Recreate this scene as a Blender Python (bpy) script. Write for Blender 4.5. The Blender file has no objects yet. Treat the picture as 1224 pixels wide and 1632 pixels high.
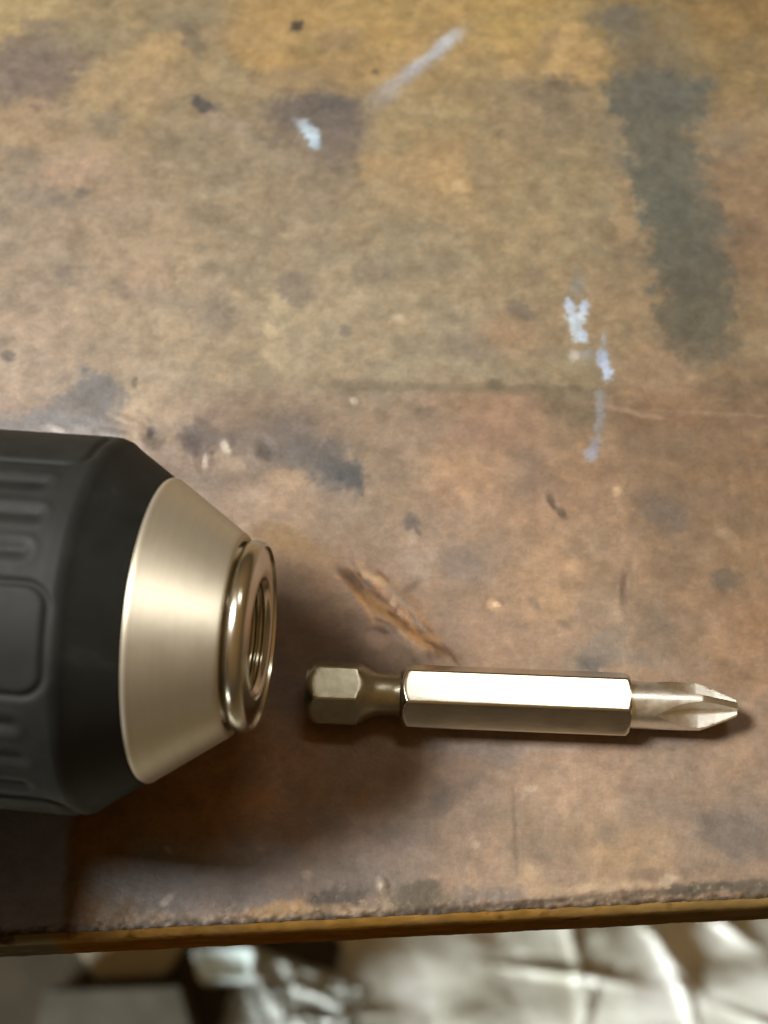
import bpy, bmesh, math, random
import numpy as np
from mathutils import Vector, Matrix

S = bpy.context.scene
C = S.collection
MM = 0.001

# ------------------------------------------------------------------ camera
PITCH = math.radians(27.0)
DIST = 0.168
FOV = math.radians(40.0)
cam_d = bpy.data.cameras.new("camera")
cam = bpy.data.objects.new("camera", cam_d)
C.objects.link(cam)
cam.location = (0, -DIST * math.sin(PITCH), DIST * math.cos(PITCH))
cam.rotation_euler = (PITCH, 0, 0)
cam_d.sensor_fit = 'VERTICAL'
cam_d.sensor_height = 36.0
cam_d.sensor_width = 27.0
cam_d.lens = 18.0 / math.tan(FOV / 2)
cam_d.clip_start = 0.005
cam_d.clip_end = 50.0
cam_d.dof.use_dof = True
cam_d.dof.focus_distance = 0.152
cam_d.dof.aperture_fstop = 25.0
S.camera = cam

# ------------------------------------------------------------------ world, lamps, exposure
W = bpy.data.worlds.new("World")
S.world = W
W.use_nodes = True
wn = W.node_tree.nodes
wl = W.node_tree.links
bg = wn["Background"]
tc = wn.new("ShaderNodeTexCoord")
sx = wn.new("ShaderNodeSeparateXYZ")
wl.new(tc.outputs["Generated"], sx.inputs[0])
wr = wn.new("ShaderNodeValToRGB")
wl.new(sx.outputs["Z"], wr.inputs[0])
wr.color_ramp.elements[0].position = 0.0
wr.color_ramp.elements[0].color = (0.14, 0.10, 0.06, 1)
wr.color_ramp.elements[1].position = 0.9
wr.color_ramp.elements[1].color = (0.53, 0.31, 0.115, 1)
wl.new(wr.outputs[0], bg.inputs["Color"])
bg.inputs["Strength"].default_value = 0.45


def lamp(name, loc, target, sx_, sy_, power, col):
    d = bpy.data.lights.new(name, 'AREA')
    d.shape = 'RECTANGLE'
    d.size, d.size_y = sx_, sy_
    d.energy = power
    d.color = col
    o = bpy.data.objects.new(name, d)
    C.objects.link(o)
    o.location = loc
    o.rotation_euler = (Vector(target) - Vector(loc)).to_track_quat('-Z', 'Y').to_euler()
    return o


lamp("shop_light", (-0.36, 0.045, 0.54), (0, 0, 0), 0.17, 0.17, 8.2, (1.0, 0.99, 0.94))
lamp("ceiling_light", (0.24, 0.50, 1.35), (0.02, 0, 0), 0.46, 0.20, 1.7, (1.0, 0.99, 0.92))
lamp("low_floor_fill", (-0.9, -0.9, -0.40), (0.05, 0.12, -0.85), 0.7, 0.3, 8.5, (0.98, 1.0, 0.95)).data.spread = math.radians(75)  # added fill lamp below bench height, brightens the floor under the edge

S.view_settings.view_transform = 'Standard'
S.view_settings.look = 'None'
S.view_settings.exposure = 0.0
S.view_settings.gamma = 1.0
S.render.engine = 'CYCLES'
S.cycles.use_denoising = True
S.cycles.max_bounces = 8

# ------------------------------------------------------------------ helpers
F_PX = 816 / math.tan(FOV / 2)
CY, CZ = cam.location.y, cam.location.z
SP, CP = math.sin(PITCH), math.cos(PITCH)


def at(px, py, h=0.0):
    """photo pixel -> point at height h (metres)"""
    u, v = (px - 612) / F_PX, (py - 816) / F_PX
    r = (u, SP - v * CP, -CP - v * SP)
    t = (h - CZ) / r[2]
    return Vector((t * r[0], CY + t * r[1], h))


def to_px(x, y, z=0.0):
    dx, dy, dz = x, y - CY, z - CZ
    d = dy * SP - dz * CP
    return 612 + F_PX * dx / d, 816 + F_PX * (-dy * CP - dz * SP) / d


def lin(c):
    c = np.asarray(c, float) / 255.0
    return np.where(c <= 0.04045, c / 12.92, ((c + 0.055) / 1.055) ** 2.4)


def tag(o, label=None, cat=None, group=None, kind=None):
    if label: o["label"] = label
    if cat: o["category"] = cat
    if group: o["group"] = group
    if kind: o["kind"] = kind
    return o


def empty(name, loc=(0, 0, 0)):
    o = bpy.data.objects.new(name, None)
    o.empty_display_size = 0.01
    o.location = loc
    C.objects.link(o)
    return o


def obj(name, me, mat, parent=None, smooth_angle=None):
    o = bpy.data.objects.new(name, me)
    C.objects.link(o)
    if mat: me.materials.append(mat)
    if parent is not None: o.parent = parent
    if smooth_angle is not None:
        me.polygons.foreach_set("use_smooth", np.ones(len(me.polygons), bool))
        if smooth_angle > 0:
            me.set_sharp_from_angle(angle=math.radians(smooth_angle))
    return o


def grid_mesh(name, P, wrap=False):
    """P: (n,m,3) grid of points; wrap closes the second axis."""
    n, m = P.shape[:2]
    me = bpy.data.meshes.new(name)
    idx = np.arange(n * m).reshape(n, m)
    if wrap:
        a, b = idx[:-1, :], idx[1:, :]
        a2, b2 = np.roll(a, -1, 1), np.roll(b, -1, 1)
    else:
        a, b = idx[:-1, :-1], idx[1:, :-1]
        a2, b2 = idx[:-1, 1:], idx[1:, 1:]
    q = np.stack([a, b, b2, a2], -1).reshape(-1, 4)
    me.vertices.add(n * m)
    me.vertices.foreach_set("co", P.reshape(-1).astype(np.float32))
    me.loops.add(q.size)
    me.loops.foreach_set("vertex_index", q.reshape(-1).astype(np.int32))
    me.polygons.add(len(q))
    me.polygons.foreach_set("loop_start", (np.arange(len(q)) * 4).astype(np.int32))
    me.update(calc_edges=True)
    me.validate()
    return me


def bm_mesh(name, bm):
    me = bpy.data.meshes.new(name)
    bm.normal_update()
    bm.to_mesh(me)
    bm.free()
    return me


# numpy value noise
def vnoise(x, y, seed):
    xi, yi = np.floor(x).astype(np.int64), np.floor(y).astype(np.int64)
    fx, fy = x - xi, y - yi
    ux = fx * fx * fx * (fx * (fx * 6 - 15) + 10)
    uy = fy * fy * fy * (fy * (fy * 6 - 15) + 10)

    def g(i, j, dx, dy):
        n = (i * 374761393 + j * 668265263 + seed * 1442695041) & 0xffffffff
        n = ((n ^ (n >> 13)) * 1274126177) & 0xffffffff
        n = n ^ (n >> 16)
        n = (n * 2246822519) & 0xffffffff
        a = ((n ^ (n >> 15)) & 1023)
        return GT[a, 0] * dx + GT[a, 1] * dy
    a = g(xi, yi, fx, fy) * (1 - ux) + g(xi + 1, yi, fx - 1, fy) * ux
    b = g(xi, yi + 1, fx, fy - 1) * (1 - ux) + g(xi + 1, yi + 1, fx - 1, fy - 1) * ux
    return (a * (1 - uy) + b * uy) * 1.55


GT = np.stack([np.cos(np.arange(1024) / 1024 * 2 * np.pi), np.sin(np.arange(1024) / 1024 * 2 * np.pi)], -1)


def sstep(a, b, x):
    t = np.clip((x - a) / (b - a), 0, 1)
    return t * t * (3 - 2 * t)


def fbm(x, y, seed, octs=4, gain=0.55):
    s, a, t = 0, 1.0, 0
    for k in range(octs):
        c, n = math.cos(1.1 * k + .5), math.sin(1.1 * k + .5)
        s = s + a * vnoise((x * c - y * n) * 2 ** k + 7.31 * k, (x * n + y * c) * 2 ** k + 3.77 * k, seed + 17 * k)
        t += a
        a *= gain
    return s / t


# ------------------------------------------------------------------ materials
def mat_new(name):
    m = bpy.data.materials.new(name)
    m.use_nodes = True
    nt = m.node_tree
    return m, nt, nt.nodes["Principled BSDF"], nt.nodes, nt.links


def noise_node(ns, ls, scale, detail=4, rough=0.6, dist=0.0, vec=None):
    n = ns.new("ShaderNodeTexNoise")
    n.inputs["Scale"].default_value = scale
    n.inputs["Detail"].default_value = detail
    n.inputs["Roughness"].default_value = rough
    n.inputs["Distortion"].default_value = dist
    if vec is not None: ls.new(vec, n.inputs["Vector"])
    return n


def ramp(ns, ls, src, stops):
    r = ns.new("ShaderNodeValToRGB")
    el = r.color_ramp.elements
    while len(el) < len(stops): el.new(0.5)
    for e, (p, c) in zip(el, stops):
        e.position = p
        e.color = (c, c, c, 1) if not hasattr(c, "__len__") else (*c, 1)
    ls.new(src, r.inputs[0])
    return r


def bump(ns, ls, src, dist, strength, bsdf, prev=None):
    b = ns.new("ShaderNodeBump")
    b.inputs["Distance"].default_value = dist
    b.inputs["Strength"].default_value = strength
    ls.new(src, b.inputs["Height"])
    if prev: ls.new(prev.outputs[0], b.inputs["Normal"])
    ls.new(b.outputs[0], bsdf.inputs["Normal"])
    return b


def simple(name, col, rough=0.5, metal=0.0, nscale=300.0, var=0.12, bd=0.00005, bs=0.3, spec=0.5):
    m, nt, p, ns, ls = mat_new(name)
    tcn = ns.new("ShaderNodeTexCoord")
    n = noise_node(ns, ls, nscale, 5, 0.65, vec=tcn.outputs["Object"])
    a = tuple(max(0, c * (1 - var)) for c in col)
    b = tuple(min(1, c * (1 + var)) for c in col)
    r = ramp(ns, ls, n.outputs["Fac"], [(0.3, a), (0.7, b)])
    ls.new(r.outputs[0], p.inputs["Base Color"])
    p.inputs["Roughness"].default_value = rough
    p.inputs["Metallic"].default_value = metal
    p.inputs["Specular IOR Level"].default_value = spec
    bump(ns, ls, n.outputs["Fac"], bd, bs, p)
    return m


# ------------------------------------------------------------------ workbench top
EDGE0, SLOPE = -0.04726, 0.0487           # front edge line y = EDGE0 + SLOPE*x


def y_edge(x): return EDGE0 + SLOPE * x


BASE = """30 20 198 174 122|150 20 168 150 112|300 20 160 144 112|450 20 186 156 102|620 20 188 160 104|820 20 182 156 100|1000 20 150 130 90|1180 20 150 125 82
40 110 155 140 118|150 100 163 148 116|330 120 168 150 114|520 100 180 152 102|700 100 182 155 108|900 90 185 158 108|1050 120 132 120 94|1180 110 155 133 92
50 200 182 157 124|200 170 182 160 120|300 200 160 145 118|500 190 148 134 114|680 200 168 150 112|860 190 155 138 108|1040 190 135 125 104|1190 200 155 134 101
50 300 168 152 128|150 290 178 156 128|400 300 166 150 122|600 300 170 152 118|720 270 174 151 112|900 300 162 146 112|1080 310 140 130 108|1190 310 152 128 98
60 400 172 155 131|230 400 182 162 133|450 400 166 151 124|650 400 166 151 121|850 400 165 147 113|1100 420 140 124 98|1200 420 142 119 90
60 520 185 165 140|250 520 184 166 137|500 520 181 165 134|700 520 172 157 127|870 560 161 142 112|1000 520 158 137 105|1110 510 142 124 96|1200 560 152 132 102
60 620 190 170 147|250 640 186 168 141|450 590 176 160 130|650 590 170 156 127|800 590 164 148 118|900 590 156 141 110|1050 590 158 134 104|1200 600 142 122 94
450 650 158 141 118|650 650 156 138 115|800 650 162 136 109|900 640 145 128 100|1050 640 146 120 92|1200 650 134 112 85
330 740 152 137 120|440 720 146 132 116|600 760 160 142 117|750 760 178 150 119|900 750 165 138 107|1060 740 140 118 90|1200 750 142 118 89
430 800 176 156 132|500 850 168 149 124|650 880 164 145 122|750 900 168 145 117|870 900 182 154 120|960 860 168 144 114|1100 850 144 122 94|1200 880 147 123 92
650 1000 155 134 110|800 1000 172 145 116|950 1000 162 142 116|1080 1000 150 128 101|1200 1010 158 129 97
450 950 130 108 84|500 1050 130 105 80|300 1000 140 120 95|100 1000 140 120 95
450 1250 168 126 78|300 1300 172 130 80|600 1250 152 122 86
750 1210 164 145 125|900 1220 174 150 123|1080 1210 158 139 117|1200 1200 163 142 117
600 1350 160 143 127|700 1300 168 149 127|850 1330 168 147 120|1000 1360 176 153 121|1180 1330 148 133 114
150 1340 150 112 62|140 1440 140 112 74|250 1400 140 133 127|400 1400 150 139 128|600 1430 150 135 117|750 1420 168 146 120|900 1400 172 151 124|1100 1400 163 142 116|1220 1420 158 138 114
50 1400 78 78 84|0 750 150 140 125|600 1500 140 115 80|0 1550 120 100 70|1200 1500 140 115 80"""

# stains and marks: x y rx ry angle(deg) r g b opacity hardness   (photo pixels, laid on the bench plane)
MARKS = """
60 100 72 66 0 136 118 106 .85 5
30 12 70 22 0 204 180 124 .6 2
110 55 90 28 0 160 146 112 .5 3
205 120 70 34 20 196 166 116 .5 2
262 78 44 24 -8 206 172 114 .85 4
220 100 50 26 -20 200 168 114 .7 3
145 140 34 22 -30 208 176 124 .75 3
250 140 60 24 -10 190 158 116 .5 2
304 62 14 34 -20 122 112 92 .7 3
420 95 58 22 20 208 168 98 .85 4
400 55 50 30 -10 196 160 104 .6 3
500 30 60 26 0 202 168 104 .5 2
545 62 40 18 0 150 128 100 .5 3
480 118 60 14 0 142 126 100 .5 3
540 112 44 18 0 180 148 100 .5 3
473 40 11 11 0 70 62 56 .9 4
321 165 17 12 20 78 74 76 .95 4
345 172 10 8 0 110 100 95 .6 3
598 114 6 4 0 96 80 60 .7 3
170 195 26 18 -20 134 126 112 .6 3
30 245 40 14 15 140 128 112 .5 3
25 213 46 16 0 198 170 130 .5 3
105 275 48 22 -10 200 166 136 .8 4
150 262 28 18 -30 202 172 138 .7 3
75 318 58 14 5 144 132 118 .6 3
132 308 12 8 0 120 110 100 .7 3
40 330 60 22 0 190 168 140 .35 2
360 195 34 14 30 176 158 132 .7 3
390 208 20 10 30 186 168 140 .7 3
505 180 76 30 5 112 102 96 .8 4
545 215 34 60 -15 122 110 102 .7 3
540 165 30 14 0 100 94 92 .6 3
530 300 34 30 0 138 122 106 .5 2
700 265 72 44 10 194 160 108 .6 3
718 285 38 22 20 206 170 112 .7 4
732 296 12 8 0 218 186 130 .9 4
592 266 24 20 40 192 158 104 .7 3
650 300 60 24 40 186 156 110 .5 3
770 270 22 46 -15 146 132 102 .55 3
745 350 50 14 25 192 164 118 .7 4
480 315 40 40 0 178 158 126 .3 2
880 75 30 40 30 200 170 112 .5 3
900 90 32 52 15 204 168 108 .6 4
945 100 30 40 10 192 156 98 .5 3
870 75 14 40 30 156 132 96 .55 3
885 150 50 28 0 136 122 98 .75 4
900 138 32 12 0 118 106 86 .55 3
780 140 90 14 0 138 124 98 .4 3
890 215 36 20 0 140 124 96 .4 3
940 165 12 40 0 156 138 106 .4 3
1000 40 44 30 30 112 110 98 .8 4
985 24 60 14 -5 118 112 94 .6 3
1060 30 46 22 20 132 118 86 .5 3
1055 60 44 26 0 156 138 98 .5 3
1030 130 62 66 0 122 112 88 .65 5
1050 95 50 50 0 140 124 92 .5 3
1010 140 18 10 0 138 132 112 .6 3
1045 150 78 42 0 104 106 96 .9 6
1120 138 30 20 0 110 112 102 .7 3
1048 220 62 60 0 106 106 92 .9 7
1072 300 76 60 12 106 107 92 .92 7
1090 360 66 56 12 104 105 91 .92 7
1100 420 66 56 4 102 101 86 .92 7
1108 490 62 52 0 100 97 80 .9 6
1115 545 58 30 0 104 98 80 .75 4
1120 580 40 16 -20 120 112 92 .5 3
1060 260 50 4 15 132 128 108 .5 2
1098 170 40 12 0 96 98 90 .5 3
995 330 18 56 -4 182 152 108 .7 5
985 225 16 30 -20 182 158 120 .5 4
985 370 26 18 0 180 150 108 .6 3
965 372 26 14 20 128 112 84 .5 3
1165 275 46 60 30 160 128 96 .5 3
1180 380 40 44 0 132 108 84 .5 3
1130 65 36 20 0 158 132 84 .5 2
1190 90 30 30 0 134 116 82 .5 3
1170 225 34 24 0 140 132 112 .5 3
70 480 40 40 0 170 148 128 .4 2
13 568 11 9 0 112 100 90 .85 4
235 430 34 44 10 200 168 138 .5 3
215 455 18 34 15 206 172 138 .5 3
100 432 16 8 -20 138 122 108 .7 3
195 465 20 12 0 148 132 116 .6 3
270 478 60 14 10 150 136 120 .6 3
350 500 26 36 0 152 138 122 .6 3
150 492 30 14 0 198 178 144 .6 3
265 490 30 20 0 196 174 140 .5 2
470 465 32 24 -30 140 126 112 .7 3
430 475 14 22 -30 200 180 140 .8 3
452 494 20 10 30 208 188 146 .8 3
430 530 10 14 -20 222 200 150 .9 4
445 565 16 30 -25 202 180 138 .8 3
560 480 60 40 0 184 166 132 .5 2
600 430 40 20 -20 146 134 112 .6 3
552 528 10 8 0 136 126 114 .8 3
690 435 50 20 0 152 138 110 .5 3
635 505 8 6 0 202 184 150 .8 3
710 530 18 18 0 192 170 132 .6 3
750 550 50 24 20 146 132 116 .6 3
755 590 50 12 15 176 162 130 .7 3
620 590 40 16 0 182 166 134 .6 3
600 580 18 12 0 146 134 112 .5 3
810 530 40 28 10 188 150 112 .65 3
830 495 22 14 20 120 108 92 .7 4
850 440 22 20 0 134 120 98 .5 3
860 560 18 14 0 140 126 100 .5 3
700 700 60 40 0 168 148 122 .3 2
215 610 5 9 15 92 82 70 .6 3
130 645 62 44 -30 128 128 126 .85 5
160 625 34 30 0 124 124 122 .7 4
100 680 90 24 5 140 142 142 .9 5
30 690 50 16 0 130 134 138 .8 4
175 670 20 34 0 136 138 138 .6 4
120 668 50 10 10 168 170 168 .5 3
130 700 100 16 8 192 184 172 .7 3
90 684 14 5 20 220 214 204 .9 3
210 680 30 40 0 202 180 148 .5 2
225 640 28 24 30 206 186 150 .7 4
242 695 14 24 -20 108 92 78 .75 3
240 690 6 10 0 74 62 52 .8 3
320 695 34 28 10 108 98 92 .8 3
300 700 22 20 0 100 90 86 .6 3
365 700 16 14 0 110 100 96 .6 3
455 700 50 30 15 120 112 104 .7 3
424 716 13 17 -20 84 78 74 .9 3
430 690 60 30 -10 130 118 104 .6 3
470 680 40 24 30 124 116 106 .6 3
515 735 60 36 20 114 110 104 .8 4
555 765 32 24 40 84 88 88 .9 4
535 750 40 24 30 96 98 96 .7 3
530 785 34 20 15 160 146 128 .6 3
380 670 60 18 0 150 128 104 .6 3
355 730 20 14 60 190 172 140 .7 3
360 715 6 12 -30 236 224 200 .95 4
326 735 4 13 5 226 214 192 .95 4
375 740 14 12 0 196 176 140 .7 3
460 765 40 14 10 196 168 128 .8 4
450 800 60 18 0 188 160 124 .6 3
400 790 24 14 0 196 176 150 .6 3
565 638 7 6 40 206 190 166 .9 4
545 620 28 10 0 132 118 92 .6 3
560 612 60 8 0 140 126 100 .4 3
700 617 150 7 0 128 116 90 .55 3
860 622 110 8 0 120 108 82 .6 4
790 612 16 8 0 104 92 70 .7 3
800 640 90 18 0 158 128 98 .4 3
695 640 12 10 0 186 152 124 .7 3
680 655 14 8 0 118 106 88 .6 3
620 690 40 18 0 172 150 120 .5 2
625 690 20 14 0 176 156 126 .6 3
730 745 34 34 40 200 162 118 .6 3
745 730 14 24 30 210 174 126 .7 3
690 770 30 14 0 190 158 124 .6 3
790 690 90 40 0 168 134 104 .5 3
860 690 40 40 0 176 144 110 .6 3
925 650 50 34 10 122 108 82 .65 3
910 636 26 10 10 150 132 102 .6 3
895 700 30 14 0 140 120 92 .5 3
820 655 30 16 0 182 150 116 .6 3
1060 600 54 30 0 170 140 106 .7 3
1100 612 26 12 -30 184 150 112 .7 3
1170 618 60 16 0 118 100 76 .6 3
1000 655 60 4 12 178 152 120 .75 3
1120 658 120 3 3 166 140 108 .7 3
1050 705 70 26 0 122 106 82 .4 3
1120 690 60 12 0 136 112 82 .5 3
1190 700 40 12 0 156 128 94 .5 3
1000 740 40 40 0 148 120 90 .5 2
1010 735 20 14 0 166 138 104 .5 3
905 800 90 30 0 176 144 110 .5 2
835 800 60 24 0 184 148 114 .5 2
985 782 9 9 0 218 186 140 .95 4
845 760 40 40 0 132 116 100 .5 3
880 800 14 6 50 92 78 64 .8 4
895 818 10 6 60 90 76 60 .8 4
1060 820 46 26 15 114 102 88 .8 4
1050 800 40 20 20 122 108 90 .6 3
1110 790 60 20 10 132 110 84 .5 3
1165 860 34 10 55 168 142 106 .7 3
1150 850 12 8 30 178 152 116 .7 3
1160 925 26 16 0 104 96 80 .75 3
1190 830 40 20 0 132 112 84 .5 3
1085 870 40 30 0 156 130 100 .4 2
1000 890 40 20 0 144 120 96 .4 3
855 915 30 22 0 198 164 122 .6 3
890 965 26 24 30 204 168 118 .6 3
860 985 30 14 10 200 166 124 .6 3
850 960 16 6 40 140 120 98 .6 3
900 995 12 5 30 128 108 86 .7 3
995 940 6 30 4 118 94 70 .7 3
990 930 12 20 0 126 106 84 .5 3
985 985 18 8 0 190 162 132 .6 3
900 1010 50 20 0 180 152 122 .5 2
950 1040 50 24 -30 148 142 128 .7 3
945 1056 26 12 0 104 100 94 .75 3
1010 1050 60 14 5 150 140 124 .6 3
1050 1000 30 40 20 134 122 102 .6 3
1085 1000 20 20 0 168 138 108 .5 3
1150 1020 30 18 30 182 150 112 .6 3
1200 1060 40 24 0 172 144 110 .5 3
1100 1060 40 20 0 160 138 110 .5 3
800 870 50 26 0 152 134 112 .5 2
735 900 50 34 30 136 126 116 .6 3
700 870 40 18 0 170 146 120 .5 2
655 830 12 10 -20 104 98 92 .8 3
650 855 9 15 -40 196 178 150 .85 3
665 845 10 4 50 90 78 64 .7 3
790 962 14 9 30 206 168 118 .9 4
793 962 6 4 20 244 214 170 .95 4
790 935 10 14 0 184 152 118 .6 3
660 900 26 24 30 178 158 136 .7 3
672 912 16 8 0 190 168 144 .6 3
655 935 14 5 -30 122 102 82 .7 3
600 900 50 30 30 168 140 112 .6 3
550 860 60 26 20 160 136 108 .6 3
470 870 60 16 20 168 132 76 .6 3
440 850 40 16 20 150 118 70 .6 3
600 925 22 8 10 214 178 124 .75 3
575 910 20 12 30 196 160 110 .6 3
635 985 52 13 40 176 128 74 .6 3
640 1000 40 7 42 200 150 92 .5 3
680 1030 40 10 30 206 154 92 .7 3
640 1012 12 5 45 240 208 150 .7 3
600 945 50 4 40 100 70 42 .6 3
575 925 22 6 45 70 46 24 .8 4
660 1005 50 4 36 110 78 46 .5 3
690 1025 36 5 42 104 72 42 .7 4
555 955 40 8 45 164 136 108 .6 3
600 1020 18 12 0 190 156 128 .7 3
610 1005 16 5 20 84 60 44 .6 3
720 1060 60 10 0 172 140 112 .5 2
745 1000 60 30 0 176 150 124 .4 2
700 1280 20 20 0 118 112 106 .7 3
720 1190 70 10 3 176 168 164 .6 3
805 1205 26 22 30 132 124 116 .5 3
880 1190 60 8 0 182 170 158 .5 3
1060 1180 90 9 -3 170 160 150 .5 3
650 1320 50 26 -20 146 138 128 .5 3
755 1345 8 8 0 220 200 164 .9 3
740 1330 30 24 0 176 150 120 .5 2
845 1256 12 5 0 206 188 156 .8 3
960 1255 16 20 0 188 160 120 .6 3
970 1370 40 40 0 190 162 118 .5 2
860 1350 50 20 0 146 130 108 .5 3
970 1330 20 12 30 134 118 98 .6 3
1130 1250 16 24 0 178 154 124 .5 3
1060 1290 50 24 0 148 132 114 .5 3
1160 1330 60 34 15 120 112 102 .7 3
1100 1370 30 20 40 144 128 108 .5 3
1150 1365 18 8 40 180 156 122 .6 3
1120 1400 40 20 0 150 132 108 .5 3
822 1330 5 60 -3 136 118 96 .6 3
840 1395 12 26 -5 206 178 134 .7 4
862 1400 8 18 0 190 164 124 .6 3
1000 1400 20 14 20 190 164 124 .6 3
610 1410 7 12 -35 226 206 168 .9 3
470 1325 160 14 0 120 100 78 .3 2
200 1400 60 34 -10 128 130 134 .75 3
290 1390 90 40 0 138 138 140 .7 2
330 1350 80 16 0 150 144 140 .5 2
400 1360 60 20 0 162 154 148 .5 2
480 1400 60 20 0 166 154 142 .5 2
180 1420 30 30 -10 150 154 158 .6 3
267 1433 14 5 -40 214 204 190 .85 3
262 1442 8 4 -30 200 190 176 .8 3
270 1355 8 5 30 206 196 180 .8 3
490 1395 9 8 30 214 198 174 .8 3
415 1352 8 5 0 190 170 140 .7 3
560 1400 60 30 0 140 130 122 .5 3
235 1465 34 12 -5 196 170 132 .6 3
310 1462 60 10 -3 176 156 128 .6 3
440 1452 54 14 -8 214 172 108 .85 4
400 1460 40 8 0 200 162 110 .7 3
540 1432 46 20 -12 84 74 62 .85 4
510 1450 60 8 -5 196 160 106 .7 3
570 1458 50 8 -3 210 182 134 .7 3
620 1440 20 20 0 190 164 118 .6 3
660 1428 46 24 -10 92 84 66 .85 4
700 1440 40 14 0 116 104 74 .7 3
740 1430 24 16 0 110 104 94 .6 3
800 1425 40 12 0 130 124 116 .6 3
870 1420 30 10 -6 196 170 130 .6 3
930 1417 34 8 -5 214 186 140 .7 3
1000 1412 34 8 -5 204 178 138 .6 3
1062 1405 18 8 -20 220 198 160 .8 3
1030 1395 30 10 0 130 112 88 .6 3
1110 1416 60 9 -4 86 80 64 .9 4
1200 1412 60 10 -3 92 86 72 .8 4
1000 1425 60 6 -4 96 80 60 .7 3
850 1438 90 5 -4 84 68 48 .8 3
700 1450 70 5 -3 76 58 36 .85 3
500 1468 110 5 -3 70 50 30 .8 3
300 1480 130 5 -3 80 56 36 .85 3
"""
WHITES = """
682 98 50 11 -42 186 184 180 .5 3
715 64 24 10 -35 210 212 212 .7 3
700 78 30 7 -42 214 216 216 .6 3
640 124 34 10 -42 206 204 200 .55 3
662 106 30 7 -40 216 216 216 .5 3
612 152 30 14 -40 186 172 152 .8 3
488 203 14 10 40 206 222 228 .9 5
498 218 13 12 60 214 232 238 1 6
475 194 9 6 30 190 186 176 .8 4
502 232 10 7 10 206 224 230 .9 4
492 208 16 8 50 226 240 244 .9 5
908 487 9 13 -10 218 228 244 1 6
932 490 8 12 20 216 226 242 1 6
916 508 14 15 -5 226 236 252 1 6
922 532 11 14 -15 228 238 252 1 6
930 536 7 8 0 222 232 248 1 6
921 455 11 18 0 158 152 136 .7 3
916 566 8 9 10 216 204 184 .9 4
935 563 9 8 0 178 172 160 .8 4
962 570 11 16 -8 190 200 212 .95 5
967 592 9 14 -12 216 226 244 1 6
963 540 4 10 0 176 176 172 .8 3
955 632 7 12 5 160 158 150 .75 3
957 655 8 18 3 170 168 162 .8 4
953 680 7 12 5 164 162 156 .75 4
948 712 9 16 20 166 168 168 .8 4
942 726 10 8 -20 170 174 178 .8 4
"""


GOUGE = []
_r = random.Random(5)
for _k in range(64):       # golden, rust and dark flecks along the gouge
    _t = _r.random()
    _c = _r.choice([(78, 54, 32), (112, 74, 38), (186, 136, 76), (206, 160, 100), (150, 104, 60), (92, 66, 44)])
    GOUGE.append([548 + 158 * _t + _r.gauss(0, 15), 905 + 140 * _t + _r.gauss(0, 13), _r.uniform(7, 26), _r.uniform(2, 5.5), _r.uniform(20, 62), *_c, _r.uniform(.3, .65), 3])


def parse(t):
    out = []
    for l in t.replace("|", "\n").strip().splitlines():
        if l.strip(): out.append([float(v) for v in l.split()])
    return out


ALB = 0.66


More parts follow.
